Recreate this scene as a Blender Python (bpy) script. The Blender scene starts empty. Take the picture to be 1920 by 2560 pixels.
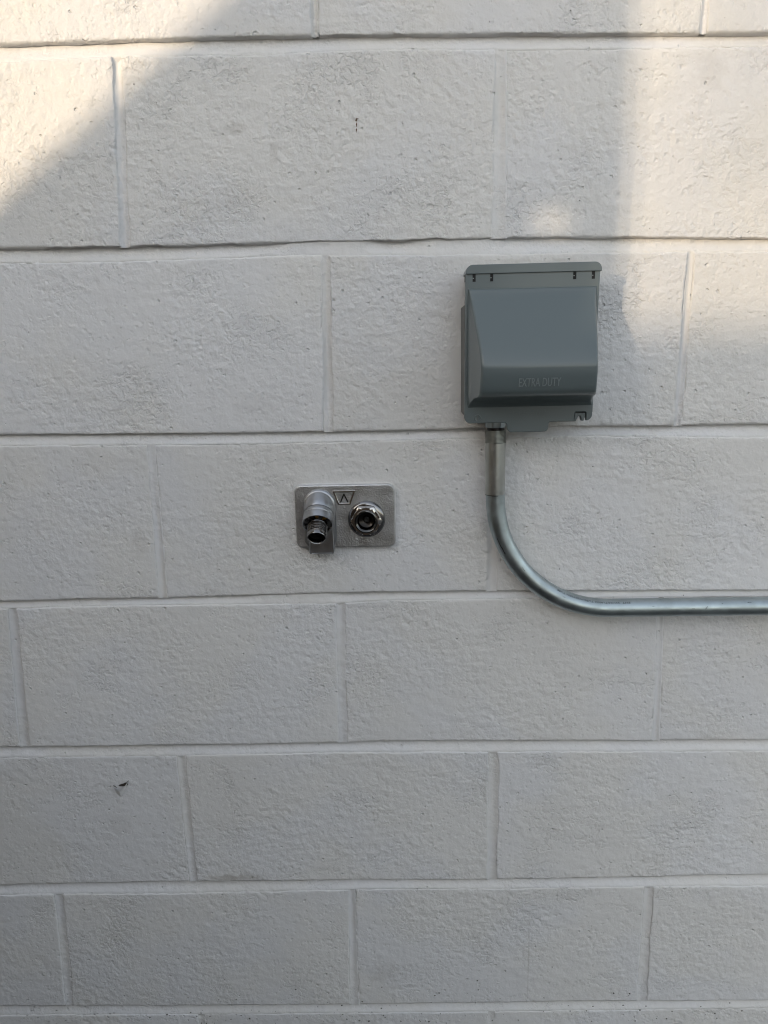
import bpy, bmesh, math, random
import numpy as np
from mathutils import Vector, Matrix

random.seed(7)
rng = np.random.default_rng(11)
scene = bpy.context.scene
COL = scene.collection
R = math.radians

# ------------------------------------------------------------------ camera, sky, sun, exposure
# x runs along the wall to the right, +y goes into the wall, z is up; the face of the blocks is y = 0
cam_d = bpy.data.cameras.new('camera')
cam_o = bpy.data.objects.new('camera', cam_d)
COL.objects.link(cam_o)
pit, yaw, rol = -0.21760263, 0.02292059, 0.02345793
c, s = math.cos, math.sin
Rz = Matrix(((c(yaw), -s(yaw), 0), (s(yaw), c(yaw), 0), (0, 0, 1)))
Rx = Matrix(((1, 0, 0), (0, c(pit), -s(pit)), (0, s(pit), c(pit))))
Ry = Matrix(((c(rol), 0, s(rol)), (0, 1, 0), (-s(rol), 0, c(rol))))
Rm = Rz @ Rx @ Ry
right, fwd, up = Rm.col[0], Rm.col[1], Rm.col[2]
M = Matrix((right, up, -fwd)).transposed().to_4x4()
M.translation = (0.08377697, -0.83050958, -0.31567487)
cam_o.matrix_world = M
cam_d.sensor_fit = 'VERTICAL'
cam_d.sensor_height = 36.0
cam_d.lens = 1775.0 / 2560.0 * 36.0
cam_d.clip_start = 0.02
cam_d.clip_end = 500
scene.camera = cam_o

SUN_EL, SUN_AZ = R(10), R(41)        # low sun behind the viewer, to the left
sun_dir = Vector((-s(SUN_AZ) * c(SUN_EL), -c(SUN_AZ) * c(SUN_EL), s(SUN_EL)))
world = bpy.data.worlds.new('World')
scene.world = world
world.use_nodes = True
wn = world.node_tree
bg = wn.nodes['Background']
sky = wn.nodes.new('ShaderNodeTexSky')
sky.sky_type = 'NISHITA'
sky.sun_disc = False
sky.sun_elevation = SUN_EL
sky.sun_rotation = math.atan2(sun_dir.x, sun_dir.y)
sky.air_density = 1.0
sky.dust_density = 2.0
sky.ozone_density = 1.0
hsv = wn.nodes.new('ShaderNodeHueSaturation')      # camera white balance set for open shade
hsv.inputs['Saturation'].default_value = 0.43
wn.links.new(sky.outputs[0], hsv.inputs['Color'])
wn.links.new(hsv.outputs[0], bg.inputs[0])
bg.inputs[1].default_value = 0.15

sun_l = bpy.data.lights.new('sun', 'SUN')
sun_l.energy = 2.0
sun_l.angle = R(0.53)
sun_l.color = (1.0, 0.80, 0.56)
sun_o = bpy.data.objects.new('sun', sun_l)
COL.objects.link(sun_o)
sun_o.rotation_euler = (-sun_dir).to_track_quat('-Z', 'Y').to_euler()
sun_o.location = (-4, -5, 4)

vs = scene.view_settings
vs.view_transform = 'Standard'
vs.look = 'None'
vs.exposure = 1.90
vs.gamma = 1.0
vs.use_curve_mapping = False
scene.cycles.filter_width = 1.1

# ------------------------------------------------------------------ helpers
def tag(o, label=None, cat=None, group=None, kind=None):
    if label: o['label'] = label
    if cat: o['category'] = cat
    if group: o['group'] = group
    if kind: o['kind'] = kind
    return o

def empty(name, loc, label=None, cat=None):
    o = bpy.data.objects.new(name, None)
    o.empty_display_size = 0.05
    o.location = loc
    COL.objects.link(o)
    return tag(o, label, cat)

def put(name, me, mat, parent=None, smooth=True, bevel=0, seg=2):
    """link a mesh given in world coordinates under its parent (parents are unrotated)"""
    if not isinstance(me, bpy.types.Mesh):
        bm = me
        me = bpy.data.meshes.new(name)
        bmesh.ops.recalc_face_normals(bm, faces=bm.faces)
        bm.to_mesh(me)
        bm.free()
    me.materials.clear()
    me.materials.append(mat)
    if len(me.vertices):
        co = np.empty(len(me.vertices) * 3, np.float32)
        me.vertices.foreach_get('co', co)
        co = co.reshape(-1, 3)
        ctr = (co.min(0) + co.max(0)) / 2
        co -= ctr
        me.vertices.foreach_set('co', co.ravel())
    else:
        ctr = np.zeros(3)
    o = bpy.data.objects.new(name, me)
    COL.objects.link(o)
    loc = Vector([float(v) for v in ctr])
    if parent:
        o.parent = parent
        p, off = parent, Vector()
        while p:
            off += p.location
            p = p.parent
        loc -= off
    o.location = loc
    if smooth:
        me.polygons.foreach_set('use_smooth', [True] * len(me.polygons))
        if smooth != 'all':
            try:
                me.set_sharp_from_angle(angle=R(38))
            except Exception:
                pass
    if bevel:
        m = o.modifiers.new('bevel', 'BEVEL')
        m.width = bevel
        m.segments = seg
        m.limit_method = 'ANGLE'
        m.angle_limit = R(35)
        m.use_clamp_overlap = True
        m.harden_normals = False
    return o

def raw(name, V, F):
    me = bpy.data.meshes.new(name)
    me.from_pydata([tuple(map(float, v)) for v in V], [], F)
    me.update()
    return me

def grid_mesh(name, X, Y, Z):
    """arrays [i,j] -> quad grid facing -y when i grows with x and j grows with z"""
    n, m = X.shape
    co = np.stack([X, Y, Z], -1).reshape(-1, 3).astype(np.float32)
    i, j = np.meshgrid(np.arange(n - 1), np.arange(m - 1), indexing='ij')
    a = (i * m + j).ravel()
    q = np.stack([a, a + m, a + m + 1, a + 1], -1).astype(np.int32)
    me = bpy.data.meshes.new(name)
    me.vertices.add(len(co))
    me.vertices.foreach_set('co', co.ravel())
    me.loops.add(q.size)
    me.loops.foreach_set('vertex_index', q.ravel())
    me.polygons.add(len(q))
    me.polygons.foreach_set('loop_start', np.arange(0, q.size, 4, dtype=np.int32))
    me.polygons.foreach_set('loop_total', np.full(len(q), 4, np.int32))
    me.update(calc_edges=True)
    return me

_lat = rng.random((256, 256)).astype(np.float32)
def vnoise(x, z, f, seed=0):
    x = x * f + seed * 17.31 + 1000
    z = z * f + seed * 7.77 + 1000
    xi = np.floor(x).astype(int); zi = np.floor(z).astype(int)
    u = x - xi; v = z - zi
    u = u * u * u * (u * (u * 6 - 15) + 10); v = v * v * v * (v * (v * 6 - 15) + 10)
    g = lambda a, b: _lat[(xi + a) & 255, (zi + b) & 255]
    return ((g(0, 0) * (1 - u) + g(1, 0) * u) * (1 - v) + (g(0, 1) * (1 - u) + g(1, 1) * u) * v) - 0.5

def fbm(x, z, f, octv=3, seed=0):
    t = 0; a = 1
    for k in range(octv):
        t = t + a * vnoise(x, z, f * 2 ** k, seed + 3 * k)
        a *= 0.5
    return t

def sstep(a, b, x):
    t = np.clip((x - a) / (b - a), 0, 1)
    return t * t * (3 - 2 * t)

def box(bm, x0, x1, y0, y1, z0, z1):
    v = [bm.verts.new((x, y, z)) for x in (x0, x1) for y in (y0, y1) for z in (z0, z1)]
    for f in ((0, 1, 3, 2), (4, 6, 7, 5), (0, 4, 5, 1), (2, 3, 7, 6), (0, 2, 6, 4), (1, 5, 7, 3)):
        bm.faces.new([v[i] for i in f])
    return v

def lathe(bm, prof, org, axis, n=48, cap0=False, cap1=False, rfun=None):
    """prof: list of (radius, height along axis)"""
    ax = Vector(axis).normalized()
    e1 = ax.cross(Vector((0, 0, 1)))
    if e1.length < 1e-3: e1 = Vector((1, 0, 0))
    e1.normalize(); e2 = e1.cross(ax).normalized()
    rings = []
    for r, h in prof:
        ring = []
        for k in range(n):
            a = 2 * math.pi * k / n
            rr = rfun(r, h, a) if rfun else r
            ring.append(bm.verts.new(Vector(org) + ax * h + (e1 * math.cos(a) + e2 * math.sin(a)) * rr))
        rings.append(ring)
    for A, B in zip(rings, rings[1:]):
        for k in range(n):
            bm.faces.new((A[k], A[(k + 1) % n], B[(k + 1) % n], B[k]))
    if cap0: bm.faces.new(rings[0])
    if cap1: bm.faces.new(rings[-1])
    return rings

def prism(bm, outline, d0, d1):
    """outline in (x, z), extruded from y=-d0 to y=-d1"""
    A = [bm.verts.new((x, -d0, z)) for x, z in outline]
    B = [bm.verts.new((x, -d1, z)) for x, z in outline]
    n = len(A)
    bm.faces.new(A); bm.faces.new(B)
    for k in range(n):
        bm.faces.new((A[k], A[(k + 1) % n], B[(k + 1) % n], B[k]))

def rrect(x0, x1, z0, z1, r, n=8):
    rs = r if isinstance(r, (list, tuple)) else (r, r, r, r)   # bl, br, tr, tl
    out = []
    for (cx, cz, a0, q) in ((x0, z0, 180, 0), (x1, z0, 270, 1), (x1, z1, 0, 2), (x0, z1, 90, 3)):
        rr = rs[q]
        sx = 1 if cx == x0 else -1
        sz = 1 if cz == z0 else -1
        if rr <= 0:
            out.append((cx, cz)); continue
        for k in range(n + 1):
            a = R(a0 + 90 * k / n)
            out.append((cx + sx * rr + rr * math.cos(a), cz + sz * rr + rr * math.sin(a)))
    return out

def tube_along(bm, pts, radius, n=24, caps=True):
    P = [Vector(p) for p in pts]
    rings = []
    up0 = Vector((0, -1, 0))
    for i, p in enumerate(P):
        t = (P[min(i + 1, len(P) - 1)] - P[max(i - 1, 0)]).normalized()
        e1 = up0 - t * up0.dot(t)
        e1.normalize(); e2 = t.cross(e1)
        r = radius(i) if callable(radius) else radius
        rings.append([bm.verts.new(p + (e1 * math.cos(2 * math.pi * k / n) + e2 * math.sin(2 * math.pi * k / n)) * r) for k in range(n)])
    for A, B in zip(rings, rings[1:]):
        for k in range(n):
            bm.faces.new((A[k], A[(k + 1) % n], B[(k + 1) % n], B[k]))
    if caps:
        bm.faces.new(rings[0]); bm.faces.new(rings[-1])

def text_mesh(txt, size, depth, sx=1.0, bold=0.0):
    cu = bpy.data.curves.new('lettering', 'FONT')
    cu.body = txt
    cu.size = size
    cu.extrude = depth
    cu.offset = bold
    cu.align_x = 'LEFT'
    cu.resolution_u = 3
    o = bpy.data.objects.new('lettering_source', cu)
    COL.objects.link(o)
    dg = bpy.context.evaluated_depsgraph_get()
    me = bpy.data.meshes.new_from_object(o.evaluated_get(dg))
    bpy.data.objects.remove(o)
    bpy.data.curves.remove(cu)
    co = np.empty(len(me.vertices) * 3, np.float32)
    me.vertices.foreach_get('co', co)
    co = co.reshape(-1, 3)
    co[:, 0] -= co[:, 0].min(); co[:, 1] -= co[:, 1].min()
    co[:, 0] *= sx
    return me, co

# ------------------------------------------------------------------ materials
def mat_new(name):
    m = bpy.data.materials.new(name)
    m.use_nodes = True
    nt = m.node_tree
    return m, nt, nt.nodes['Principled BSDF'], nt.nodes.new, nt.links.new

def mnode(nt, op, a, b=None, clamp=False):
    n = nt.nodes.new('ShaderNodeMath')
    n.operation = op
    n.use_clamp = clamp
    for i, v in enumerate((a, b)):
        if v is None: continue
        if hasattr(v, 'is_linked'): nt.links.new(v, n.inputs[i])
        else: n.inputs[i].default_value = v
    return n.outputs[0]

def noise(nt, vec, scale, detail=2, rough=0.5, dist=0.0):
    n = nt.nodes.new('ShaderNodeTexNoise')
    n.inputs['Scale'].default_value = scale
    n.inputs['Detail'].default_value = detail
    n.inputs['Roughness'].default_value = rough
    n.inputs['Distortion'].default_value = dist
    nt.links.new(vec, n.inputs['Vector'])
    return n.outputs[0]

def remap(nt, val, a, b, c0=0.0, c1=1.0, smooth=True):
    n = nt.nodes.new('ShaderNodeMapRange')
    n.interpolation_type = 'SMOOTHSTEP' if smooth else 'LINEAR'
    nt.links.new(val, n.inputs[0])
    for i, v in enumerate((a, b, c0, c1)): n.inputs[i + 1].default_value = v
    return n.outputs[0]

def mixc(nt, fac, A, B, mode='MIX'):
    n = nt.nodes.new('ShaderNodeMix')
    n.data_type = 'RGBA'
    n.blend_type = mode
    if hasattr(fac, 'is_linked'): nt.links.new(fac, n.inputs[0])
    else: n.inputs[0].default_value = fac
    for i, v in ((6, A), (7, B)):
        if hasattr(v, 'is_linked'): nt.links.new(v, n.inputs[i])
        else: n.inputs[i].default_value = (*v, 1)
    return n.outputs[2]

def paint_material(name, base, rough_amount=1.0, mortar=False):
    m, nt, p, N, L = mat_new(name)
    geo = N('ShaderNodeNewGeometry')
    info = N('ShaderNodeObjectInfo')
    vadd = N('ShaderNodeVectorMath'); vadd.operation = 'ADD'
    L(geo.outputs['Position'], vadd.inputs[0])
    comb = N('ShaderNodeCombineXYZ')
    L(mnode(nt, 'MULTIPLY', info.outputs['Random'], 31.0), comb.inputs[1])
    L(comb.outputs[0], vadd.inputs[1])
    pos, bpos = geo.outputs['Position'], vadd.outputs[0]
    # relief in millimetres
    orange = mnode(nt, 'MULTIPLY', mnode(nt, 'SUBTRACT', noise(nt, pos, 115, 3, 0.5), 0.5), 2.1)
    fine = mnode(nt, 'MULTIPLY', mnode(nt, 'SUBTRACT', noise(nt, pos, 400, 1, 0.5), 0.5), 0.22)
    broad = mnode(nt, 'MULTIPLY', mnode(nt, 'SUBTRACT', noise(nt, bpos, 55, 2, 0.5), 0.5), 0.9)
    patch = noise(nt, bpos, 12, 5, 0.66, 0.3)
    pmask = remap(nt, patch, 0.50, 0.66)
    worm = noise(nt, pos, 165, 4, 0.6, 0.6)
    pits = mnode(nt, 'MULTIPLY', remap(nt, worm, 0.38, 0.56, -1.0, 0.0), pmask)
    pits = mnode(nt, 'MULTIPLY', pits, 0.66)
    vor = N('ShaderNodeTexVoronoi'); vor.inputs['Scale'].default_value = 72
    L(pos, vor.inputs['Vector'])
    sep = N('ShaderNodeSeparateColor'); L(vor.outputs['Color'], sep.inputs[0])
    pick = mnode(nt, 'GREATER_THAN', sep.outputs[0], 0.60)
    dist = mnode(nt, 'ADD', vor.outputs['Distance'], mnode(nt, 'MULTIPLY', mnode(nt, 'SUBTRACT', noise(nt, pos, 420, 1), 0.5), 0.22))
    dimp = mnode(nt, 'MULTIPLY', mnode(nt, 'MULTIPLY', remap(nt, dist, 0.03, 0.14, -1.0, 0.0), pick), 1.3)
    pick2 = mnode(nt, 'LESS_THAN', sep.outputs[0], 0.16)
    bump_ = mnode(nt, 'MULTIPLY', mnode(nt, 'MULTIPLY', remap(nt, dist, 0.02, 0.13, 1.0, 0.0), pick2), 0.45)
    amp = remap(nt, noise(nt, bpos, 8.5, 3, 0.6), 0.38, 0.60, 0.42, 1.22)
    h = mnode(nt, 'MULTIPLY', orange, amp)
    # granular pores: small cells knocked out of the face, sparse all over and crowded in the open-textured patches
    wv = N('ShaderNodeVectorMath'); wv.operation = 'ADD'
    wn_ = N('ShaderNodeTexNoise'); wn_.inputs['Scale'].default_value = 260; wn_.inputs['Detail'].default_value = 1
    L(pos, wn_.inputs['Vector'])
    wsc = N('ShaderNodeVectorMath'); wsc.operation = 'SCALE'; wsc.inputs['Scale'].default_value = 0.0045
    L(wn_.outputs['Color'], wsc.inputs[0]); L(pos, wv.inputs[0]); L(wsc.outputs[0], wv.inputs[1])
    v2 = N('ShaderNodeTexVoronoi'); v2.inputs['Scale'].default_value = 185
    L(wv.outputs[0], v2.inputs['Vector'])
    sp2 = N('ShaderNodeSeparateColor'); L(v2.outputs['Color'], sp2.inputs[0])
    dens = remap(nt, noise(nt, bpos, 16, 4, 0.7, 0.2), 0.42, 0.66, 0.05, 0.55)
    keep = mnode(nt, 'LESS_THAN', sp2.outputs[0], dens)
    deep = mnode(nt, 'ADD', mnode(nt, 'MULTIPLY', sp2.outputs[1], 0.9), 0.35)
    pore = mnode(nt, 'MULTIPLY', mnode(nt, 'MULTIPLY', remap(nt, v2.outputs['Distance'], 0.15, 0.60, -1.0, 0.0), keep), deep)
    for t in (fine, broad, pits, dimp, bump_, mnode(nt, 'MULTIPLY', pore, 0.0 if mortar else 0.50)): h = mnode(nt, 'ADD', h, t)
    bump = N('ShaderNodeBump')
    bump.inputs['Strength'].default_value = 1.0
    bump.inputs['Distance'].default_value = 0.001 * rough_amount
    L(h, bump.inputs['Height'])
    L(bump.outputs[0], p.inputs['Normal'])
    # colour: rolled paint with faint grime
    cl = noise(nt, pos, 5.0, 4, 0.55)
    col = mixc(nt, remap(nt, cl, 0.3, 0.7), tuple(b * 0.955 for b in base), base)
    tint = noise(nt, bpos, 7.0, 2, 0.5)
    col = mixc(nt, remap(nt, tint, 0.42, 0.62, 0.0, 0.8), col, (base[0] * 0.965, base[1] * 0.98, base[2] * 1.02))
    g2 = noise(nt, bpos, 22, 4, 0.62, 0.4)
    col = mixc(nt, remap(nt, g2, 0.62, 0.85, 0.0, 0.10), col, (0.44, 0.42, 0.39))
    tiny = noise(nt, pos, 330, 1, 0.5)
    col = mixc(nt, remap(nt, tiny, 0.795, 0.82, 0.0, 0.65), col, (0.20, 0.17, 0.14))
    sepp = N('ShaderNodeSeparateXYZ'); L(pos, sepp.inputs[0])
    wob = mnode(nt, 'MULTIPLY', mnode(nt, 'SUBTRACT', noise(nt, pos, 85, 4, 0.65), 0.5), 2.6)
    for sx, sz, rx, rz, amt in ((-0.0845, -0.074, 0.014, 0.007, 0.26), (-0.0455, -0.100, 0.007, 0.012, 0.22), (-0.148, -1.004, 0.050, 0.006, 0.55), (0.2505, -1.14, 0.0012, 0.066, 0.35), (0.418, -0.035, 0.02, 0.03, 0.16),
                                (-0.10, -0.148, 0.04, 0.012, 0.10), (-0.235, -0.53, 0.012, 0.02, 0.16), (-0.30, -0.92, 0.02, 0.02, 0.12), (-0.08, -0.37, 0.03, 0.02, 0.08), (0.05, -1.16, 0.03, 0.02, 0.2), (0.16, -0.535, 0.03, 0.02, 0.12)):
        dxs = mnode(nt, 'MULTIPLY', mnode(nt, 'SUBTRACT', sepp.outputs[0], sx), 1 / rx)
        dzs = mnode(nt, 'MULTIPLY', mnode(nt, 'SUBTRACT', sepp.outputs[2], sz), 1 / rz)
        dd = mnode(nt, 'ADD', mnode(nt, 'SQRT', mnode(nt, 'ADD', mnode(nt, 'MULTIPLY', dxs, dxs), mnode(nt, 'MULTIPLY', dzs, dzs))), wob)
        col = mixc(nt, remap(nt, dd, 0.3, 1.1, amt, 0.0), col, (0.33, 0.30, 0.27))
    if not mortar:
        shade = mnode(nt, 'MULTIPLY', mnode(nt, 'SUBTRACT', info.outputs['Random'], 0.5), 0.05)
        hs = N('ShaderNodeHueSaturation')
        L(mnode(nt, 'ADD', shade, 1.0), hs.inputs['Value'])
        L(col, hs.inputs['Color'])
        col = hs.outputs[0]
    L(col, p.inputs['Base Color'])
    p.inputs['Roughness'].default_value = 0.5
    p.inputs['Specular IOR Level'].default_value = 0.35
    return m

WALL = (0.70, 0.686, 0.668)
M_paint = paint_material('block_paint', WALL)
M_mortar = paint_material('mortar_paint', WALL, 0.75, True)

def simple(name, col, rough=0.5, metal=0.0, bump_scale=None, bump_mm=0.1, var=None, spec=0.5):
    m, nt, p, N, L = mat_new(name)
    p.inputs['Base Color'].default_value = (*col, 1)
    p.inputs['Roughness'].default_value = rough
    p.inputs['Metallic'].default_value = metal
    p.inputs['Specular IOR Level'].default_value = spec
    tc = N('ShaderNodeNewGeometry')
    if bump_scale:
        b = N('ShaderNodeBump')
        b.inputs['Distance'].default_value = 0.001 * bump_mm
        L(noise(nt, tc.outputs['Position'], bump_scale, 2, 0.55), b.inputs['Height'])
        L(b.outputs[0], p.inputs['Normal'])
    if var:
        sc, amt, col2 = var
        f = remap(nt, noise(nt, tc.outputs['Position'], sc, 4, 0.6), 0.38, 0.66, 0.0, amt)
        L(mixc(nt, f, col, col2), p.inputs['Base Color'])
        L(remap(nt, noise(nt, tc.outputs['Position'], sc * 1.7, 3, 0.6), 0.3, 0.7, rough * 0.82, rough * 1.2), p.inputs['Roughness'])
    return m

M_grey = simple('slate_grey_enamel', (0.106, 0.132, 0.138), 0.32)
M_grey.node_tree.nodes['Principled BSDF'].inputs['Coat Weight'].default_value = 0.25
M_grey.node_tree.nodes['Principled BSDF'].inputs['Coat Roughness'].default_value = 0.16
M_letter_lit = simple('edge_lit_grey_enamel', (0.21, 0.24, 0.245), 0.34)  # lighter grey for the letters, standing in for light on their edges
M_grey_in = simple('weathered_grey_enamel', (0.10, 0.105, 0.098), 0.5, 0.0, 700, 0.03)
M_black = simple('dark_gap', (0.008, 0.008, 0.008), 0.8)
M_zinc = simple('cast_zinc', (0.60, 0.60, 0.605), 0.38, 1.0, 520, 0.62, (60, 0.5, (0.44, 0.44, 0.43)))
M_zinc_s = simple('machined_zinc', (0.42, 0.43, 0.45), 0.34, 1.0, 900, 0.06, (80, 0.4, (0.38, 0.38, 0.39)))
M_chrome = simple('black_chrome', (0.24, 0.235, 0.235), 0.11, 1.0)
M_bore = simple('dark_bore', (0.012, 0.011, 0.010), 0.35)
M_hex = simple('bright_nickel', (0.52, 0.50, 0.48), 0.14, 1.0)
M_dark_plate = simple('dark_plating', (0.10, 0.098, 0.095), 0.12, 1.0)
M_bore_m = simple('dark_plated_bore', (0.03, 0.027, 0.025), 0.22, 1.0)
M_brass = simple('aged_brass', (0.55, 0.30, 0.08), 0.35, 1.0)
M_galv = simple('galvanized_steel', (0.43, 0.485, 0.50), 0.40, 1.0, 240, 0.05, (42, 0.65, (0.33, 0.37, 0.38)))
M_sleeve = simple('dull_zinc_sleeve', (0.46, 0.47, 0.45), 0.36, 1.0, 420, 0.08, (90, 0.5, (0.44, 0.44, 0.41)))
M_ink = simple('faded_print_ink', (0.035, 0.040, 0.042), 0.6)
M_dirt = simple('dry_mud_speck', (0.045, 0.038, 0.03), 0.9)
M_rust = simple('rust_mark', (0.11, 0.055, 0.03), 0.9)
M_asphalt = simple('asphalt', (0.06, 0.058, 0.056), 0.9, 0.0, 120, 4.0, (3, 0.6, (0.08, 0.077, 0.073)))
M_fence = simple('weathered_fence_wood', (0.13, 0.092, 0.065), 0.8, 0.0, 60, 1.0, (6, 0.7, (0.09, 0.07, 0.052)))
M_siding = simple('tan_siding', (0.32, 0.26, 0.19), 0.7)
M_roof = simple('dark_roofing', (0.06, 0.055, 0.05), 0.9)

# ------------------------------------------------------------------ the setting
GZ = -1.55
def sheet(name, x0, x1, y0, y1, z, mat):
    me = raw(name, [(x0, y0, z), (x1, y0, z), (x1, y1, z), (x0, y1, z)], [(0, 1, 2, 3)])
    return tag(put(name, me, mat, None, False), kind='structure')
sheet('ground', -80, 80, -80, 0.02, GZ, M_asphalt)

# ------------------------------------------------------------------ the block wall
# bed joints: (x, top edge, bottom edge); head joints: (left, right, z) at top and bottom
BEDS = {
 1:[(-0.330,0.0126,-0.0017),(-0.206,0.0124,-0.0008),(-0.084,0.0121,-0.0033),(0.076,0.0092,-0.0024),(0.197,0.0067,-0.0060),(0.317,0.0031,-0.0088),(0.474,-0.0005,-0.0112)],
 2:[(-0.358,-0.1904,-0.2040),(-0.228,-0.1925,-0.2060),(-0.142,-0.1930,-0.2052),(-0.044,-0.1925,-0.2039),(0.097,-0.1940,-0.2066),(0.215,-0.1937,-0.2096),(0.326,-0.1966,-0.2099),(0.492,-0.2020,-0.2128)],
 3:[(-0.388,-0.3983,-0.4092),(-0.113,-0.4022,-0.4135),(0.067,-0.4031,-0.4129),(0.225,-0.4032,-0.4125),(0.323,-0.4029,-0.4127),(0.376,-0.4040,-0.4143),(0.511,-0.4046,-0.4180)],
 4:[(-0.417,-0.6056,-0.6130),(-0.300,-0.6039,-0.6117),(-0.213,-0.6043,-0.6116),(0.003,-0.6016,-0.6125),(0.062,-0.6016,-0.6099),(0.188,-0.6021,-0.6109),(0.345,-0.6048,-0.6110),(0.530,-0.6063,-0.6130)],
 5:[(-0.446,-0.8058,-0.8191),(-0.201,-0.8053,-0.8192),(-0.005,-0.8049,-0.8164),(0.058,-0.8034,-0.8171),(0.233,-0.8050,-0.8187),(0.549,-0.8084,-0.8214)],
 6:[(-0.475,-1.0148,-1.0276),(-0.209,-1.0112,-1.0276),(0.053,-1.0101,-1.0227),(0.203,-1.0113,-1.0239),(0.567,-1.0068,-1.0211)],
 7:[(-0.503,-1.2147,-1.2287),(-0.226,-1.2157,-1.2289),(0.048,-1.2146,-1.2270),(0.342,-1.2102,-1.2239),(0.586,-1.2091,-1.2206)],
}
for k, off in ((0, 0.2032), (-1, 0.4064)):
    BEDS[k] = [(x, t + off, b + off) for x, t, b in BEDS[1]]
BEDS[8] = [(x, t - 0.2032, b - 0.2032) for x, t, b in BEDS[7]]
BEDS[9] = [(-1, -1.62, -1.63), (1, -1.62, -1.63)]
HEADS = {
 0:[(0.0018,0.0068,0.0446,0.0000,0.0050,0.0226),(0.4045,0.4090,0.0323,0.4055,0.4100,0.0030)],
 1:[(-0.2098,-0.2025,-0.0049,-0.2204,-0.2128,-0.1897),(0.1935,0.2019,-0.0126,0.1925,0.2039,-0.1906)],
 2:[(0.0026,0.0093,-0.2267,-0.0016,0.0064,-0.3942),(0.4068,0.4116,-0.2190,0.4041,0.4106,-0.3922)],
 3:[(-0.2122,-0.2051,-0.4142,-0.2151,-0.2076,-0.5964),(0.1902,0.1977,-0.4202,0.1898,0.1986,-0.5888)],
 4:[(-0.4064,-0.3978,-0.6179,-0.4163,-0.4057,-0.7998),(0.0037,0.0122,-0.6151,0.0000,0.0088,-0.7981),(0.3984,0.4037,-0.6160,0.4030,0.4091,-0.8032)],
 5:[(-0.2117,-0.2038,-0.8411,-0.2107,-0.2025,-0.9948),(0.1936,0.2039,-0.8458,0.1934,0.2042,-1.0056)],
 6:[(-0.3994,-0.3900,-1.0339,-0.4054,-0.3974,-1.2033),(0.0057,0.0117,-1.0293,0.0016,0.0112,-1.2049),(0.4056,0.4147,-1.0292,0.4044,0.4155,-1.2064)],
 7:[(-0.2184,-0.2098,-1.2358,-0.2181,-0.2095,-1.2463),(0.1954,0.2039,-1.2371,0.1955,0.2040,-1.2475)],
}
W = 0.4064
def complete(row, lst):
    """carry the bond on past the measured joints, a block or two each way"""
    out = list(lst)
    step = lambda h, n: (h[0] + n * W, h[1] + n * W, h[2], h[3] + n * W, h[4] + n * W, h[5])
    while out[0][0] > -0.95: out.insert(0, step(out[0], -1))
    while out[-1][0] < 1.05: out.append(step(out[-1], 1))
    return out
HEADS[-1] = [(a - W / 2, b - W / 2, z, c_ - W / 2, d_ - W / 2, z2) for a, b, z, c_, d_, z2 in HEADS[0]]
HEADS[8] = [(a - W / 2, b - W / 2, z, c_ - W / 2, d_ - W / 2, z2) for a, b, z, c_, d_, z2 in HEADS[7]]
for k in HEADS: HEADS[k] = complete(k, HEADS[k])

def bed_top(k, x): b = BEDS[k]; return np.interp(x, [q[0] for q in b], [q[1] for q in b])
def bed_bot(k, x): b = BEDS[k]; return np.interp(x, [q[0] for q in b], [q[2] for q in b])
def head_l(h, z):
    f = (z - h[2]) / (h[5] - h[2]) if abs(h[5] - h[2]) > 0.05 else 0 * z
    return h[0] + (h[3] - h[0]) * np.clip(f, -0.3, 1.3)
def head_r(h, z):
    f = (z - h[2]) / (h[5] - h[2]) if abs(h[5] - h[2]) > 0.05 else 0 * z
    return h[1] + (h[4] - h[1]) * np.clip(f, -0.3, 1.3)

def stations(L, step):
    e = [0.0, 0.0012, 0.0028, 0.0048, 0.0075, 0.011]
    n = max(4, int((L - 0.022) / step))
    mid = list(np.linspace(0.011, L - 0.011, n + 1))[1:-1]
    return np.array(e + mid + [L - v for v in reversed(e)])

def relief(X, Z, seed):
    """real relief of a block face, in metres, positive = towards the viewer"""
    h = 0.00055 * fbm(X, Z, 11, 3, seed)
    pm = sstep(-0.02, 0.22, fbm(X, Z, 10, 3, seed + 5))
    h = h - 0.00035 * pm * sstep(0.02, 0.30, fbm(X, Z, 150, 2, 3))
    return h + 0.00025 * fbm(X, Z, 70, 2, 9)

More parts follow.
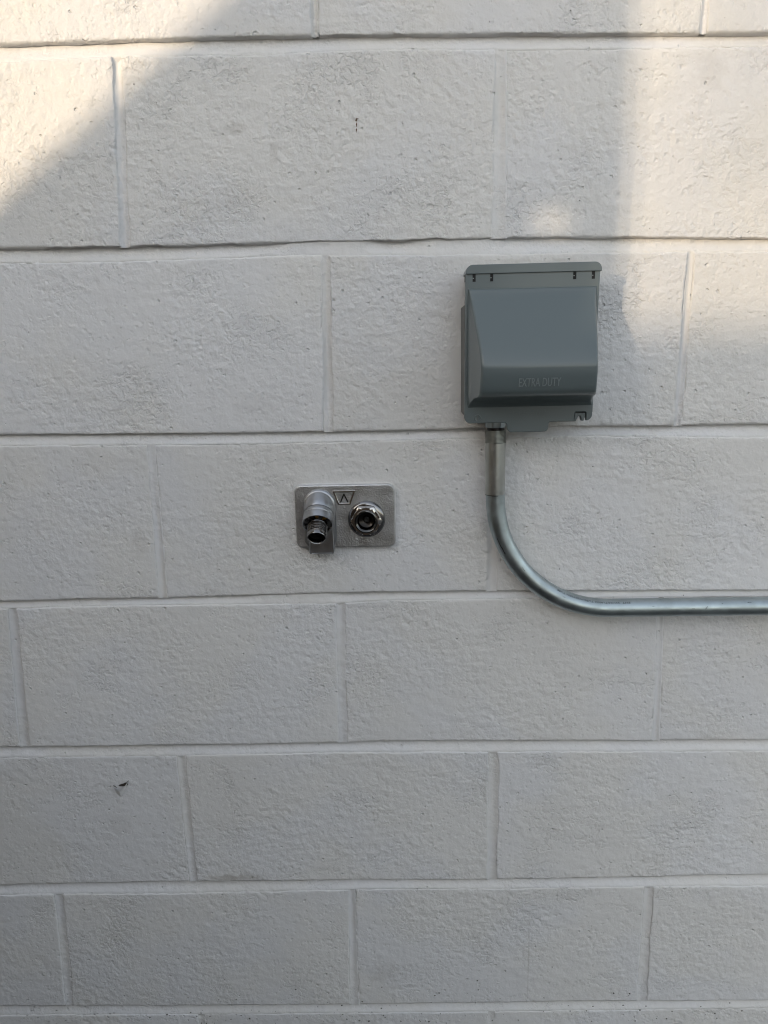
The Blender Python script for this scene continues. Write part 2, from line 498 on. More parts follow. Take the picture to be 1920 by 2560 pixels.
wall = empty('block_wall', (0.08, 0, GZ), 'off-white painted concrete block wall that fills the whole picture', 'wall')
seed = 0
for row in range(-1, 9):
    kt, kb = row, row + 1
    hs = HEADS[row]
    for hl, hr in zip(hs, hs[1:]):
        seed += 1
        xm = (hl[1] + hr[0]) / 2
        near = -0.75 < xm < 0.80 and 0 <= row <= 7
        st = 0.0026 if near else 0.012
        z_top, z_bot = float(bed_bot(kt, xm)), float(bed_top(kb, xm))
        u = stations(hr[0] - hl[1], st); v = stations(z_top - z_bot, st)
        u, v = u / u[-1], v / v[-1]
        U, V = np.meshgrid(u, v, indexing='ij')
        Zg = z_bot + (z_top - z_bot) * V
        for _ in range(2):
            Xl, Xr = head_r(hl, Zg), head_l(hr, Zg)
            X = Xl + (Xr - Xl) * U
            zt, zb = bed_bot(kt, X), bed_top(kb, X)
            Zg = zb + (zt - zb) * V
        # wavering, slightly chipped arrises
        jx = 0.0028 * fbm(X * 0 + seed, Zg, 28, 3, 1) + 0.0010 * fbm(X * 0 + seed, Zg, 150, 2, 2)
        jz = 0.0020 * fbm(X, Zg * 0 + seed, 22, 3, 4) + 0.0011 * fbm(X, Zg * 0 + row * 3, 150, 2, 6)
        X = X + jx * (np.abs(U - 0.5) * 2) ** 8 * np.where(U < 0.5, -1, 1)
        Zg = Zg + jz * (np.abs(V - 0.5) * 2) ** 6
        dx = np.minimum(X - Xl, Xr - X); dz_t = zt - Zg; dz_b = Zg - zb
        rnd = 0.0022 + 0.0018 * (fbm(X, Zg, 20, 2, 8) + 0.5)
        edge = np.minimum(np.maximum(dx, 0) * 0.55 + 0.0006, np.minimum(np.maximum(dz_t, 0) * 0.8, np.maximum(dz_b, 0) * 1.5))
        fall = np.where(np.minimum(dx * 0.55 + 0.0006, dz_t * 0.8) < dz_b * 1.5, 0.0014, 0.0054) * (1 - np.sqrt(np.clip(1 - (1 - np.clip(edge / rnd, 0, 1)) ** 2, 0, 1)))
        Y = fall - relief(X, Zg, seed) + (((seed * 37) % 11) / 11 - 0.5) * 0.0012 + (X - xm) * (((seed * 53) % 7) / 7 - 0.5) * 0.004
        # skirt that runs back behind the mortar
        for sl in ((0, slice(None)), (-1, slice(None)), (slice(None), 0), (slice(None), -1)): Y[sl] = 0.016
        put('block', grid_mesh('block', X, Y, Zg), M_paint, wall, 'all')

# mortar: bed joints tooled so that they run deep under the upper block and come flush at the lower one
def mortar_profile(t):   # 0 = top edge, 1 = bottom edge
    return np.interp(t, [-0.4, 0, 0.18, 0.40, 0.7, 0.95, 1.1, 1.4], [0.008, 0.0064, 0.0062, 0.0054, 0.0030, 0.0008, 0.0006, 0.0030])
tt = np.array([1.4, 1.15, 1.0, 0.85, 0.7, 0.55, 0.4, 0.28, 0.16, 0.05, -0.1, -0.4])
SMEAR = {2: [(-0.045, 0.06, 0.9), (0.10, 0.20, 0.55)], 4: [(-0.10, 0.0, 0.75), (0.2, 0.6, 0.45)]}
for k in range(0, 9):
    near = 1 <= k <= 7
    xs = np.arange(-0.96, 1.1, 0.0022 if near else 0.02)
    T, X = np.meshgrid(tt, xs)
    zt, zb = bed_top(k, X), bed_bot(k, X)
    Z = zt + (zb - zt) * T + 0.0006 * fbm(X, T * 0 + k, 40, 2, 31)
    Y = mortar_profile(T)
    f = np.zeros_like(X)
    for a, b, amt in SMEAR.get(k, []):
        f = np.maximum(f, amt * sstep(a - 0.02, a + 0.02, X) * (1 - sstep(b - 0.02, b + 0.02, X)))
    f = np.clip(f + 0.25 * fbm(X, X * 0 + k, 9, 2, 40), 0, 0.95)
    Y = Y * (1 - f) + 0.0008 * f
    Y = Y - 0.0011 * fbm(X, Z, 90, 3, 17) * sstep(0.25, -0.05, T) - 0.0005 * fbm(X, Z, 120, 2, 19)
    put('bed_joint', grid_mesh('bed_joint', X, Y, Z), M_mortar, wall, 'all')
hp = np.array([-0.45, -0.3, -0.15, 0.0, 0.12, 0.25, 0.38, 0.5, 0.62, 0.75, 0.88, 1.0, 1.15, 1.3, 1.45])
for row in range(-1, 9):
    for n_, h in enumerate(HEADS[row]):
        near = -0.6 < h[0] < 0.7 and 0 <= row <= 7
        z0, z1 = float(bed_top(row + 1, h[0])) + 0.0005, float(bed_bot(row, h[0])) - 0.0005
        zs = np.linspace(z0, z1, 80 if near else 10)
        Zg, T = np.meshgrid(zs, hp)
        X = head_l(h, Zg) + (head_r(h, Zg) - head_l(h, Zg)) * T + 0.0005 * fbm(T * 0 + n_ + row, Zg, 40, 2, 51)
        depth = 0.0021 + 0.0030 * fbm(Zg * 0 + n_ * 3 + row, Zg, 9, 2, 61)
        Y = 0.0004 + np.clip(depth, 0.0006, 0.0045) * np.sin(np.pi * np.clip((T + 0.25) / 1.5, 0, 1)) ** 1.4 + 0.02 * np.clip(np.abs(T - 0.5) - 0.78, 0, 1) - 0.0005 * fbm(X, Zg, 110, 2, 63)
        put('head_joint', grid_mesh('head_joint', X, Y, Zg), M_mortar, wall, 'all')
bm = bmesh.new()
box(bm, -1.15, 1.45, 0.017, 0.19, GZ - 0.05, 0.60)
put('block_core', bm, M_mortar, wall, False)

# marks on the paint
def blot(cx, cz, rx, rz, d=0.0004, n=14, jag=0.35, rot=0.0):
    V = [(cx, -d - 0.0003, cz)]
    for k in range(n):
        a = 2 * math.pi * k / n
        r = 1 + random.uniform(-jag, jag)
        x, z = rx * r * math.cos(a), rz * r * math.sin(a)
        V.append((cx + x * math.cos(rot) - z * math.sin(rot), -d + 0.0004, cz + x * math.sin(rot) + z * math.cos(rot)))
    return V, [(0, 1 + k, 1 + (k + 1) % n) for k in range(n)]
def blots(name, items, mat):
    V, F = [], []
    for it in items:
        v, f = blot(*it[:4], **it[4]) if len(it) > 4 else blot(*it)
        b = len(V); V += v; F += [tuple(i + b for i in q) for q in f]
    return put(name, raw(name, V, F), mat, wall, 'all')
sp = []
for _ in range(170):
    x = random.uniform(-0.5, 0.58); z = -1.2455 + abs(random.gauss(0, 0.028))
    r = random.uniform(0.0004, 0.0013)
    sp.append((x, z, r, r * random.uniform(0.6, 1.1), dict(d=0.0007, n=7)))
for _ in range(60):
    r = random.uniform(0.0003, 0.0008)
    sp.append((random.uniform(-0.5, 0.55), random.uniform(-1.19, 0.03), r, r, dict(d=0.0007, n=7)))
tag(blots('dirt_specks', sp, M_dirt), kind='stuff')
blots('rust_mark', [(0.0449, -0.0700, 0.0008, 0.0014, dict(d=0.0008)), (0.0451, -0.0745, 0.0006, 0.0022, dict(d=0.0008)),
                    (0.0447, -0.0800, 0.0006, 0.0021, dict(d=0.0008)), (0.0462, -0.0690, 0.0015, 0.0005, dict(d=0.0008))], M_rust)
# the flake of lifted paint in the lower left
chip = put('paint_chip', raw('paint_chip', [(-0.302, -0.0008, -0.861), (-0.296, -0.0040, -0.8668), (-0.2905, -0.0062, -0.8668), (-0.2845, -0.0040, -0.8612), (-0.2800, -0.0008, -0.8555),
    (-0.288, -0.0008, -0.8720), (-0.2925, -0.0010, -0.8790), (-0.297, -0.0009, -0.8745)], [(0, 1, 7), (1, 2, 6, 7), (2, 5, 6), (2, 3, 5), (3, 4, 5)]), M_paint, wall)
blots('chipped_spot', [(-0.2880, -0.8612, 0.0062, 0.0023, dict(d=0.0010, rot=0.3)), (-0.2990, -0.8632, 0.0030, 0.0006, dict(d=0.0009, rot=-0.7)), (-0.2815, -0.8570, 0.0028, 0.0006, dict(d=0.0009, rot=0.9))], M_dirt)

# ------------------------------------------------------------------ weatherproof outlet cover
cov = empty('outlet_cover', (0.228, 0, -0.39), 'slate grey metal weatherproof outlet cover with EXTRA DUTY lettering, mounted on the wall', 'outlet cover')
bm = bmesh.new()
prism(bm, [(0.1567, -0.266), (0.1567, -0.3825), (0.1607, -0.3865), (0.2945, -0.3865), (0.2985, -0.3825), (0.2985, -0.266), (0.294, -0.262), (0.294, -0.233), (0.162, -0.233), (0.162, -0.262)], -0.004, 0.0385)
put('base_box', bm, M_grey_in, cov, True, 0.0012)
# lid plate with its tab and the latch notch
xl_t, xr_t, xl_b, xr_b = 0.1573, 0.2987, 0.1566, 0.2962
def arc(cx, cz, r, a0, a1, n=7): return [(cx + r * math.cos(R(a0 + (a1 - a0) * k / n)), cz + r * math.sin(R(a0 + (a1 - a0) * k / n))) for k in range(n + 1)]
ZB, ZT = -0.3915, -0.4022
outline = [(xl_t, -0.2342)]
outline += arc(xl_b + 0.007, ZB + 0.007, 0.007, 180, 270)
outline += [(0.2010, ZB), (0.2030, ZB - 0.0015)]
outline += arc(0.2037 + 0.005, ZT + 0.005, 0.005, 180, 270) + arc(0.2488 - 0.005, ZT + 0.005, 0.005, 270, 360)
outline += [(0.2490, ZB - 0.0015), (0.2505, ZB)]
outline += [(0.2768, ZB), (0.2766, -0.3835), (0.2782, -0.3812), (0.2880, -0.3812), (0.2895, -0.3825), (0.2895, ZB + 0.0005)]
outline += arc(xr_b - 0.0062, ZB + 0.007, 0.0062, 285, 360)
outline += [(xr_t, -0.2342)]
bm = bmesh.new(); prism(bm, outline, 0.0395, 0.0450)
put('lid_plate', bm, M_grey, cov, True, 0.0007)
# rolled hinge cap along the top edge
bm = bmesh.new()
prism(bm, rrect(0.1577, 0.3000, -0.2348, -0.2254, (0.0006, 0.0006, 0.0075, 0.0075)), 0.018, 0.0466)
put('hinge_cap', bm, M_grey, cov, True, 0.0042, 5)
# domed hood: side walls with draft, sloping front, upright face, curled underside
prof = [(-0.2498, 0.0448), (-0.2502, 0.0462), (-0.2512, 0.0471), (-0.2530, 0.0476), (-0.2560, 0.0486), (-0.2640, 0.0541), (-0.2720, 0.0598), (-0.2800, 0.0663), (-0.2880, 0.0725), (-0.2960, 0.0785), (-0.3040, 0.0840),
        (-0.3120, 0.0890), (-0.3180, 0.0922), (-0.3220, 0.0939), (-0.3250, 0.0950), (-0.3275, 0.0957), (-0.3300, 0.0961), (-0.3325, 0.0961), (-0.3350, 0.0958), (-0.3380, 0.0957), (-0.3440, 0.0942),
        (-0.3500, 0.0927), (-0.3540, 0.0915), (-0.3570, 0.0897), (-0.3592, 0.0872), (-0.3606, 0.0840), (-0.3616, 0.0790), (-0.3626, 0.0700), (-0.3655, 0.0600), (-0.3690, 0.0510), (-0.3715, 0.0470), (-0.3745, 0.0448)]
XL, XR, D0 = 0.1592, 0.2965, 0.0448
cross = []
for z, d in prof:
    hgt = max(d - D0, 0.0)
    ins = 0.0016 + 0.185 * hgt
    rr = min(0.0036, hgt * 0.6)
    pts = [(XL, D0), (XL + 0.0006 + 0.15 * ins, D0 + 0.25 * max(hgt - rr, 0)), (XL + ins * 0.55, D0 + 0.6 * max(hgt - rr, 0)), (XL + ins * 0.85, D0 + max(hgt - rr, 0))]
    for k in range(1, 7):
        a = math.pi / 2 * k / 6
        pts.append((XL + ins * 0.85 + rr * (1 - math.cos(a)), D0 + max(hgt - rr, 0) + rr * math.sin(a)))
    xs_in = np.linspace(pts[-1][0], XL + XR - pts[-1][0], 14)[1:-1]
    crown = [(x, d) for x in xs_in]
    pts = pts + crown + [(XL + XR - x, y) for x, y in reversed(pts)]
    cross.append([(x, -y, z) for x, y in pts])
A = np.array(cross)
put('hood', grid_mesh('hood', A[::-1, :, 0].T.copy(), A[::-1, :, 1].T.copy(), A[::-1, :, 2].T.copy()), M_grey, cov, 'all')
# raised words on the upright face
def on_face(x, zz):   # depth of the upright face at height zz
    zs_, ds_ = zip(*[(z, d) for z, d in prof][::-1])
    return float(np.interp(zz, zs_[8:], ds_[8:])) if False else float(np.interp(zz, zs_, ds_))
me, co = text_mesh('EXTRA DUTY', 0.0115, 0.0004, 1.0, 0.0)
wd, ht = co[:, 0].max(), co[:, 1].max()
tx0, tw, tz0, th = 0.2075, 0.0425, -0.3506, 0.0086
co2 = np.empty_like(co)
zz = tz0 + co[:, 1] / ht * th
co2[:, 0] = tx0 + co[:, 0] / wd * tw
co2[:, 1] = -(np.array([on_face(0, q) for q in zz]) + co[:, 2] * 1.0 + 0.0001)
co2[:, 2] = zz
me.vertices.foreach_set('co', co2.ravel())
put('lettering', me, M_letter_lit, cov, False)
# worn raised print at the foot of the lid, too small to read
bm = bmesh.new()
for x, w, h0, h1 in ((0.2105, 0.0030, 0, 0.0045), (0.2165, 0.0018, 0, 0.003), (0.2190, 0.0070, 0.0022, 0.0028), (0.2190, 0.0050, 0.0002, 0.0008), (0.2270, 0.0018, 0, 0.003), (0.2295, 0.0050, 0.0002, 0.0008),
                     (0.2300, 0.0040, 0.0022, 0.0028), (0.2355, 0.0020, 0, 0.003), (0.2385, 0.0020, 0, 0.003), (0.2435, 0.0034, 0.001, 0.003), (0.2446, 0.0012, 0.0031, 0.006)):
    box(bm, x, x + w, -0.0453, -0.0449, -0.3835 + h0, -0.3835 + h1)
put('worn_print', bm, M_grey, cov, False)
for x in (0.1665, 0.1850, 0.2720, 0.2915):
    bm = bmesh.new(); box(bm, x - 0.0016, x + 0.0016, -0.0453, -0.0440, -0.2425, -0.2349)
    sl = put('hinge_slot', bm, M_black, cov, False)
    bm = bmesh.new(); box(bm, x - 0.0014, x - 0.0002, -0.0456, -0.0452, -0.2392, -0.2387)
    put('hinge_pin', bm, M_zinc_s, sl, False)
bm = bmesh.new(); box(bm, 0.1568, 0.1583, -0.0445, -0.0400, -0.2425, -0.2352)
put('hinge_slot', bm, M_black, cov, False)
bm = bmesh.new()
lathe(bm, [(0.0038, 0), (0.0038, 0.0006), (0.0034, 0.0009), (0.0028, 0.0007), (0.0001, 0.0007)], (0.1711, -0.0449, -0.3857), (0, -1, 0), 32, False, True)
scr = put('screw', bm, M_grey, cov)
bm = bmesh.new(); box(bm, 0.1708, 0.1714, -0.0462, -0.0453, -0.3884, -0.3830)
put('screw_slot', bm, M_grey_in, scr, False)
bm = bmesh.new()
prism(bm, [(0.2772, -0.3913), (0.2790, -0.3913), (0.2812, -0.3858), (0.2842, -0.3858), (0.2850, -0.3912), (0.2872, -0.3912), (0.2884, -0.3875), (0.2889, -0.3875), (0.2889, -0.3826), (0.2772, -0.3826)], 0.036, 0.0438)
put('latch_hook', bm, M_grey, cov, True, 0.0004)

# ------------------------------------------------------------------ conduit
con = empty('conduit', (0.1945, -0.021, -0.62), 'galvanized steel conduit bending from under the grey outlet cover to the right', 'conduit')
PX, PZ, PR, BR, PD = 0.1948, -0.6172, 0.0110, 0.138, 0.021
path = [(PX - 0.0004, -PD, z) for z in np.linspace(-0.470, -0.475, 3)]
cx, cz = PX + BR, PZ + BR
path += [(PX, -PD, cz + 0.001)]
bend0 = len(path)
for k in range(0, 49):
    a = R(180 + 90 * k / 48)
    path.append((cx + BR * math.cos(a), -PD, cz + BR * math.sin(a)))
path += [(x, -PD, PZ - (x - cx) * 0.004) for x in np.linspace(cx + 0.01, 1.30, 40)]
bm = bmesh.new(); tube_along(bm, path, PR, 32)
put('pipe', bm, M_galv, con, 'all')
bm = bmesh.new()
prof_s = [(0.0108, 0), (0.0113, 0.0004), (0.01135, 0.004)] + [(0.0114, h) for h in np.linspace(0.006, 0.0595, 12)]
lathe(bm, prof_s, (PX - 0.0006, -PD, -0.4757), (0.0, 0, 1), 40, True, True)
put('sleeve', bm, M_sleeve, con)
bm = bmesh.new()
pr = []
for k in range(11): pr += [(0.0112, 0.0014 * k), (0.0119, 0.0014 * k + 0.0007)]
lathe(bm, pr, (PX - 0.0006, -PD, -0.4165), (0, 0, 1), 40, True, True)
put('thread', bm, M_sleeve, con)
bm = bmesh.new()
lathe(bm, [(0.0112, 0), (0.0117, 0.001), (0.0117, 0.006)], (PX - 0.0010, -PD, -0.3985), (0, 0, 1), 40, True, True, rfun=lambda r, h, a: r * (1 - 0.08 * (math.cos(8 * a) > 0.2)))
put('locknut', bm, M_galv, con)
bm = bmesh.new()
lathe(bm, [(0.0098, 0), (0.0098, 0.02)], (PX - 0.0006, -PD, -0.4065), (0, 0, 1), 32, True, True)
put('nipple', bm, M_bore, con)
# printed line along the pipe, upside down, running from the straight run back round the bend
def pipe_point(arcpos, ang, r):
    """arcpos: metres back from the end of the bend (negative = on the straight run)"""
    if arcpos < 0: c0, t = Vector((cx - arcpos, -PD, PZ)), Vector((1, 0, 0))
    else:
        a = R(270) - arcpos / BR
        c0 = Vector((cx + BR * math.cos(a), -PD, cz + BR * math.sin(a))); t = Vector((-math.sin(a), 0, math.cos(a)))
    inner = Vector((0, -1, 0)).cross(t) * -1
    if inner.z < 0 and arcpos < 0: inner = -inner
    inward = (Vector((cx, -PD, cz)) - c0).normalized() if arcpos >= 0 else Vector((0, 0, 1))
    return c0 + (Vector((0, -1, 0)) * math.cos(ang) + inward * math.sin(ang)) * r
me, co = text_mesh('EMT  WHEATLAND TUBE-WESTERN TUBE', 0.0035, 0.00005, 1.0)
wd, ht = co[:, 0].max(), co[:, 1].max()
co2 = np.empty_like(co)
for i in range(len(co)):
    ang = R(51) - (co[i, 1] / ht - 0.5) * 0.0024 / PR
    co2[i] = pipe_point(-0.0215 + co[i, 0] / wd * 0.094, ang, PR + 0.00008 + max(co[i, 2], 0))
me.vertices.foreach_set('co', co2.ravel())
put('printed_line', me, M_ink, con, False)
# scuffs and the scored ring where the sleeve meets the pipe
def ring(cx_, cz_, r, th, w, name, mat):
    bm = bmesh.new()
    lathe(bm, [(r, 0), (r + th, w * 0.2), (r + th, w * 0.8), (r, w)], (cx_, -PD, cz_), (0.02, 0, 1), 40, rfun=lambda rr, h, a: rr + 0.00012 * math.sin(5 * a))
    put(name, bm, mat, con)
ring(PX - 0.0006, -0.4766, PR - 0.0002, 0.00035, 0.0009, 'seam', M_bore)
def scuff(arc0, ang0, arc1, ang1, w):
    V, F = [], []
    for k in range(7):
        f = k / 6
        ap, an = arc0 + (arc1 - arc0) * f, ang0 + (ang1 - ang0) * f + random.uniform(-0.02, 0.02)
        for sgn in (-1, 1):
            V.append(pipe_point(ap + sgn * w * random.uniform(0.3, 1), an + sgn * w / PR * random.uniform(0.2, 0.6), PR + 0.0001))
    return V, [(2 * k, 2 * k + 1, 2 * k + 3, 2 * k + 2) for k in range(6)]
V, F = [], []
for q in ((-0.1115, 0.35, -0.1085, 0.05, 0.0004), (-0.158, 0.72, -0.163, 0.70, 0.0005), (-0.096, 0.15, -0.0935, 0.13, 0.0004), (-0.02, 0.1, -0.026, 0.12, 0.0002), (0.06, 0.5, 0.063, 0.45, 0.0004),
          (0.12, 0.2, 0.126, 0.25, 0.0005), (0.15, -0.5, 0.17, -0.65, 0.0012), (-0.13, 0.62, -0.128, 0.60, 0.0004), (0.09, -0.1, 0.092, -0.15, 0.0004), (-0.05, 0.4, -0.046, 0.42, 0.0003)):
    v, f = scuff(*q); b = len(V); V += v; F += [tuple(i + b for i in g) for g in f]
put('scuffs', raw('scuffs', V, F), M_ink, con, False)['kind'] = 'stuff'

# ------------------------------------------------------------------ wall hydrant
hyd = empty('wall_hydrant', (0.018, 0, -0.50), 'cast metal wall hydrant plate with hose outlet and dark hex stem, left of the conduit', 'wall hydrant')
bm = bmesh.new()
prism(bm, rrect(-0.0412, 0.0783, -0.5412, -0.4640, 0.009), -0.003, 0.0062)
put('plate', bm, M_zinc, hyd, True, 0.0018, 4)
bm = bmesh.new()
prism(bm, rrect(-0.0419, 0.0790, -0.5419, -0.4632, 0.0097), -0.003, 0.0020)
put('sealant_bead', bm, M_mortar, hyd, True, 0.0009)
# emblem: a W made of a trapezoid with an inner wedge
def strip(bm, pts, w, d0, d1, closed=False):
    n = len(pts)
    for i in range(n if closed else n - 1):
        a, b = Vector((*pts[i], 0)), Vector((*pts[(i + 1) % n], 0))
        t = (b - a).normalized(); nn = Vector((-t.y, t.x, 0)) * w / 2
        e = t * w * 0.3
        prism(bm, [tuple((a - nn - e)[:2]), tuple((b - nn + e)[:2]), tuple((b + nn + e)[:2]), tuple((a + nn - e)[:2])], d0, d1)
def frame_ring(bm, outer, inner, d0, d1):
    rings = [[bm.verts.new((x, -d, z)) for x, z in o] for o, d in ((outer, d0), (outer, d1), (inner, d1), (inner, d0))]
    n = len(outer)
    for A, B in zip(rings, rings[1:]):
        for k in range(n): bm.faces.new((A[k], A[(k + 1) % n], B[(k + 1) % n], B[k]))
bm = bmesh.new()
ex, ez = 0.0180, -0.4795
trap = [(-0.0125, 0.0075), (0.0125, 0.0075), (0.0066, -0.0077), (-0.0066, -0.0077)]
frame_ring(bm, [(ex + a, ez + b) for a, b in [(-0.0140, 0.0084), (0.0140, 0.0084), (0.0074, -0.0086), (-0.0074, -0.0086)]],
           [(ex + a, ez + b) for a, b in [(-0.0109, 0.0064), (0.0109, 0.0064), (0.0058, -0.0066), (-0.0058, -0.0066)]], 0.0058, 0.0074)
emb = put('emblem', bm, M_hex, hyd, True, 0.0004)
bm = bmesh.new()
strip(bm, [(ex - 0.0042, ez - 0.0052), (ex - 0.0001, ez + 0.0042), (ex + 0.0042, ez - 0.0052)], 0.0016, 0.0055, 0.0070)
put('emblem_letter', bm, M_bore, emb, True)
# boss the outlet grows from: round head with straight skirts
BX, BZ = -0.0118, -0.4885
bm = bmesh.new()
o_ = arc(BX, BZ, 0.0195, 0, 180, 24) + [(BX - 0.0195, -0.532), (BX - 0.0150, -0.5395), (BX + 0.0160, -0.5395), (BX + 0.0195, -0.532)]
prism(bm, o_, 0.004, 0.0098)
put('boss', bm, M_zinc_s, hyd, True, 0.003, 4)
bm = bmesh.new()
prism(bm, rrect(-0.0255, 0.0045, -0.5465, -0.512, (0.0022, 0.0022, 0.001, 0.001), 4), 0.0, 0.0135)
tabp = put('foot_tab', bm, M_zinc_s, hyd, True, 0.0012, 3)
bm = bmesh.new()
for a in ((-0.0255, -0.0235, -0.5465, -0.520), (0.0025, 0.0045, -0.5465, -0.520), (-0.0234, 0.0024, -0.5465, -0.5447)):
    box(bm, a[0] + 0.0006, a[1] - 0.0003, -0.0146, -0.0131, a[2] + 0.0006, a[3] - 0.0003)
put('rim', bm, M_zinc_s, tabp, True, 0.0005)
dl = R(37)
ax = (0.0, -math.cos(dl), -math.sin(dl))
O = (BX - 0.0006, -0.004, BZ - 0.002)
bm = bmesh.new()
lathe(bm, [(0.0185, -0.012), (0.0186, 0.004), (0.0182, 0.0085), (0.0172, 0.0112), (0.0150, 0.0122)], O, ax, 64, True, True)
put('spout_body', bm, M_zinc_s, hyd)
bm = bmesh.new()
lathe(bm, [(0.0150, 0.0118), (0.0171, 0.0124), (0.0174, 0.0132), (0.0174, 0.0172), (0.0171, 0.0178), (0.0166, 0.0181)], O, ax, 96, True, False, rfun=lambda r, h, a: r + 0.00012 * math.cos(48 * a))
lathe(bm, [(0.0166, 0.0181), (0.0171, 0.0184), (0.0181, 0.0192), (0.0181, 0.0276), (0.0179, 0.0284), (0.0173, 0.0287), (0.0168, 0.0280), (0.0166, 0.0245)], O, ax, 96)
put('collar', bm, M_zinc_s, hyd)
bm = bmesh.new()
lathe(bm, [(0.0168, 0.0250), (0.0110, 0.0250)], O, ax, 64)
lathe(bm, [(0.0169, 0.0276), (0.0165, 0.0280), (0.0158, 0.0272), (0.0152, 0.0252)], O, ax, 64)
breaker = put('vacuum_breaker', bm, M_chrome, hyd)
axv = Vector(ax)
e1 = axv.cross(Vector((0, 0, 1))).normalized(); e2 = e1.cross(axv).normalized()
for k, (a, mat) in enumerate(((90, M_brass), (112, M_bore), (68, M_bore), (135, M_brass), (45, M_chrome), (160, M_bore), (22, M_bore), (200, M_bore), (340, M_bore))):
    u = e1 * math.cos(R(a)) + e2 * math.sin(R(a)); t = axv.cross(u)
    bm = bmesh.new()
    vs_ = []
    for h in (0.0245, 0.0262):
        for r_ in (0.0115, 0.0160):
            for w in (-0.0019, 0.0019): vs_.append(bm.verts.new(Vector(O) + axv * h + u * r_ + t * w))
    for f in ((0, 1, 3, 2), (4, 6, 7, 5), (0, 4, 5, 1), (2, 3, 7, 6), (0, 2, 6, 4), (1, 5, 7, 3)): bm.faces.new([vs_[i] for i in f])
    put('port', bm, mat, breaker, False)
bm = bmesh.new()
OR = 0.95
pr = [(0.0118, 0.024), (0.0118, 0.0268 + 0.002)]
for k in range(5): pr += [(0.0113, 0.0300 + 0.0024 * k), (0.0122, 0.0310 + 0.0024 * k), (0.0122, 0.0314 + 0.0024 * k), (0.0113, 0.0321 + 0.0024 * k)]
pr += [(0.0113, 0.0440), (0.0118, 0.0446), (0.0118, 0.0472), (0.0113, 0.0482), (0.0103, 0.0484), (0.0098, 0.0478), (0.0097, 0.0420)]
lathe(bm, [(a * OR, b) for a, b in pr], O, ax, 64)
outl = put('threaded_outlet', bm, M_chrome, hyd)
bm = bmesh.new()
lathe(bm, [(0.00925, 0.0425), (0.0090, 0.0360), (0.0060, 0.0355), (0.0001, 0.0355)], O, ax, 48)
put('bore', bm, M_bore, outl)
# the dark hex stem on the right
SX, SZ = 0.0440, -0.5058
bm = bmesh.new()
lathe(bm, [(0.0215, 0.002), (0.0222, 0.006), (0.0222, 0.0082), (0.0212, 0.0098), (0.0195, 0.0112), (0.0150, 0.0114)], (SX, 0, SZ), (0, -1, 0), 64)
put('stem_flange', bm, M_chrome, hyd)
def hexr(r, h, a):
    """hexagon with chamfered corners: never outside the circle r"""
    am = a % R(60) - R(30)
    return min(r, 0.0164 / math.cos(am))
bm = bmesh.new()
lathe(bm, [(0.0192, 0.0105), (0.0192, 0.0178), (0.0184, 0.0192), (0.0162, 0.0202), (0.0132, 0.0204)], (SX, 0, SZ), (0, -1, 0), 96, rfun=hexr)
put('hex_nut', bm, M_hex, hyd)
bm = bmesh.new()
lathe(bm, [(0.0136, 0.0185), (0.0136, 0.0222), (0.0132, 0.0230), (0.0122, 0.0233), (0.0112, 0.0227), (0.0102, 0.0217), (0.0099, 0.0190)], (SX, 0, SZ), (0, -1, 0), 64)
sock = put('stem_socket', bm, M_dark_plate, hyd)
bm = bmesh.new()
lathe(bm, [(0.0099, 0.0190), (0.0098, 0.0150), (0.0090, 0.0128), (0.0060, 0.0110), (0.0034, 0.0105)], (SX, 0, SZ), (0, -1, 0), 64)
put('socket_bore', bm, M_bore_m, sock)
bm = bmesh.new()
lathe(bm, [(0.0036, 0.010), (0.0033, 0.0125), (0.0024, 0.0130), (0.0021, 0.0118), (0.0001, 0.0115)], (SX, 0, SZ), (0, -1, 0), 32)
put('stem_pin', bm, M_bore, hyd)

# ------------------------------------------------------------------ unseen setting behind the viewer, added to shape the light
FY, FT = -1.50, 0.0  # unseen fence, added to darken the wall downwards and cut the sun low
fence = empty('added_fence', (-1.0, FY, GZ), 'weathered brown board fence added behind the viewer to shade the lower wall, out of view', 'fence')
meshes = []
for k in range(3):
    bm = bmesh.new(); box(bm, 0, 0.139, 0, 0.02, 0, FT - GZ - 0.003 * k)
    me = bpy.data.meshes.new('fence_board'); bmesh.ops.recalc_face_normals(bm, faces=bm.faces); bm.to_mesh(me); bm.free(); me.materials.append(M_fence); meshes.append(me)
x, i = -6.0, 0
while x < 0.3:
    o = bpy.data.objects.new('fence_board', meshes[i % 3]); COL.objects.link(o); o.parent = fence
    o.location = (x + 1.0, -0.02, 0)
    x += 0.1425; i += 1
for z in (0.3, 1.2):
    bm = bmesh.new(); box(bm, -6.0, 0.3, FY + 0.001, FY + 0.04, GZ + z, GZ + z + 0.09)
    put('rail', bm, M_fence, fence, False)
# added return wall: cuts sky light from the left, gives a warm bounce
ret = empty('added_return_wall', (-1.5, -0.5, GZ), 'tan return wall added left of the block wall to darken that side, out of view', 'wall')
bm = bmesh.new(); box(bm, -2.2, -1.45, -1.15, 0.0, GZ, 2.6)
put('stucco', bm, M_siding, ret, False)
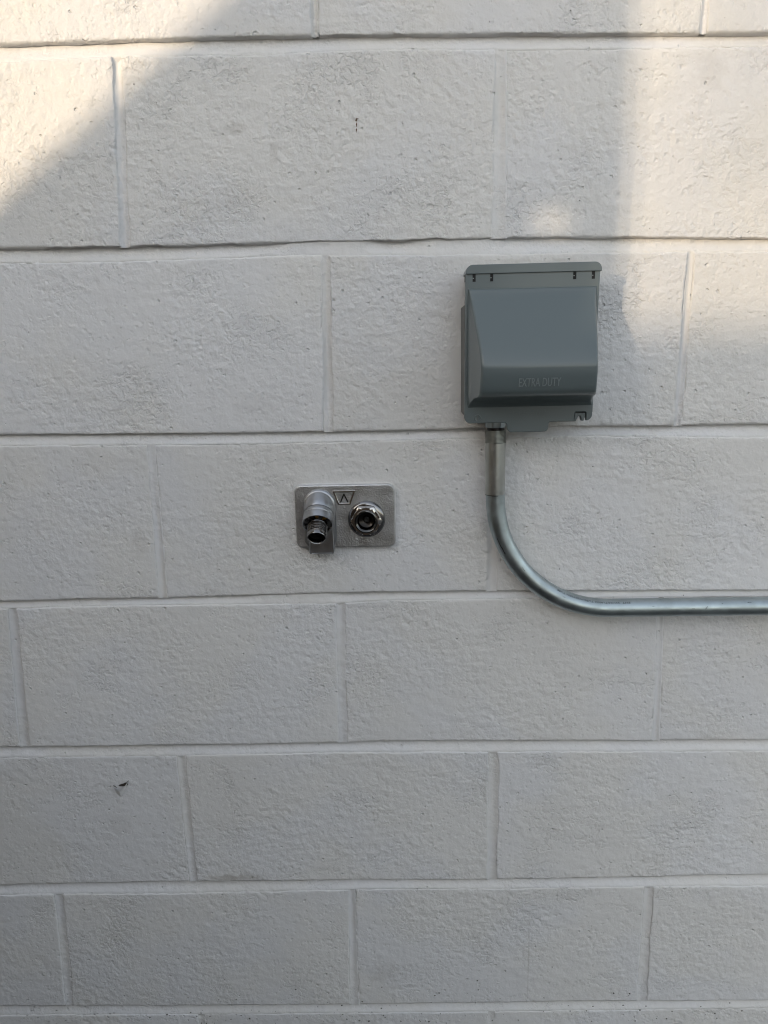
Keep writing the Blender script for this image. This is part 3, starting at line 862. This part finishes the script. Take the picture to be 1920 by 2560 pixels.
# added panel, outline and gap set back along the sun to shape its patches
def sun_point(x, z, y):
    t = -y / -sun_dir.y
    return (x + sun_dir.x * t, z + sun_dir.z * t)
blocker = empty('sun_blocker', (-2.4, -2.6, GZ), 'tan sloping panel with a gap, added out of view to shape the sun patches', 'wall')
DEP = 0.04
sh = DEP * math.tan(SUN_AZ)
xe = 0.338 - sh
top = lambda a: 0.0476 + (a + 0.0949) * 0.7318
for sil in ([(-0.85, top(-0.85)), (0.205, top(0.205)), (0.205, -3.0), (-0.85, -3.0)],
            [(0.270, top(0.270)), (xe, top(xe)), (xe, -3.0), (0.270, -3.0)],
            [(0.205, top(0.205)), (0.270, top(0.270)), (0.270, -0.158), (0.205, -0.158)],
            [(0.205, -0.190), (0.270, -0.186), (0.270, -3.0), (0.205, -3.0)]):
    pts = [sun_point(a, b, -2.6) for a, b in sil]
    pts = [(a, max(b, GZ)) for a, b in pts]
    bm = bmesh.new()
    A_ = [bm.verts.new((a, -2.6, b)) for a, b in pts]; B_ = [bm.verts.new((a, -2.6 - DEP, b)) for a, b in pts]
    bm.faces.new(A_); bm.faces.new(B_)
    for k in range(4): bm.faces.new((A_[k], A_[(k + 1) % 4], B_[(k + 1) % 4], B_[k]))
    put('blocker_panel', bm, M_siding, blocker, False)
# added unseen slats, spaced to let only part of the low sun through
scrn = empty('sun_filter_slats', (-5.0, -6.0, GZ), 'tall dark slats added out of view to thin the low sun', 'screen')
def slats(x0, x1, z0, z1, pitch, fill):
    a = x0
    while a < x1:
        px, pz0 = sun_point(a, z0, -6.0); _, pz1 = sun_point(a, z1, -6.0)
        bm = bmesh.new(); box(bm, px, px + pitch * fill, -6.004, -6.0, pz0, pz1)
        put('slat', bm, M_roof, scrn, False)
        a += pitch
slats(-0.75, 0.1, -0.8, 0.75, 0.018, 0.33)
slats(0.12, 0.41, -0.29, 0.75, 0.018, 0.50)
slats(0.41, 1.0, -0.29, -0.15, 0.018, 0.50)
slats(0.41, 1.0, -0.1495, 0.75, 0.018, 0.58)
slats(0.12, 1.2, -0.9, -0.291, 0.12, 0.999)
# two added unseen houses that block low sky, with a gap for the sun
for nm, x0, x1, lab in (('added_house', -5.9, -0.8, 'tall tan building added straight across to block low sky, out of view'), ('added_house', -24.0, -9.1, 'tall tan building added to the left to block low sky, out of view')):
    h = empty(nm, ((x0 + x1) / 2, -11, GZ), lab, 'added_house')
    bm = bmesh.new(); yb = -9.4 if x1 < -9 else -15
    box(bm, x0, x1, yb, -8, GZ, 4.2)
    put('house_wall', bm, M_siding, h, False)
    bm = bmesh.new()
    v = [bm.verts.new(q) for q in ((x0 - 0.2, -7.8, 4.201), (x1 + 0.2, -7.8, 4.201), (x1 + 0.2, yb - 0.1, 4.201), (x0 - 0.2, yb - 0.1, 4.201), (x0 - 0.2, (yb - 8) / 2, 5.3), (x1 + 0.2, (yb - 8) / 2, 5.3))]
    for f in ((0, 1, 5, 4), (2, 3, 4, 5), (0, 4, 3), (1, 2, 5), (0, 3, 2, 1)): bm.faces.new([v[i] for i in f])
    put('roof', bm, M_roof, h, False)
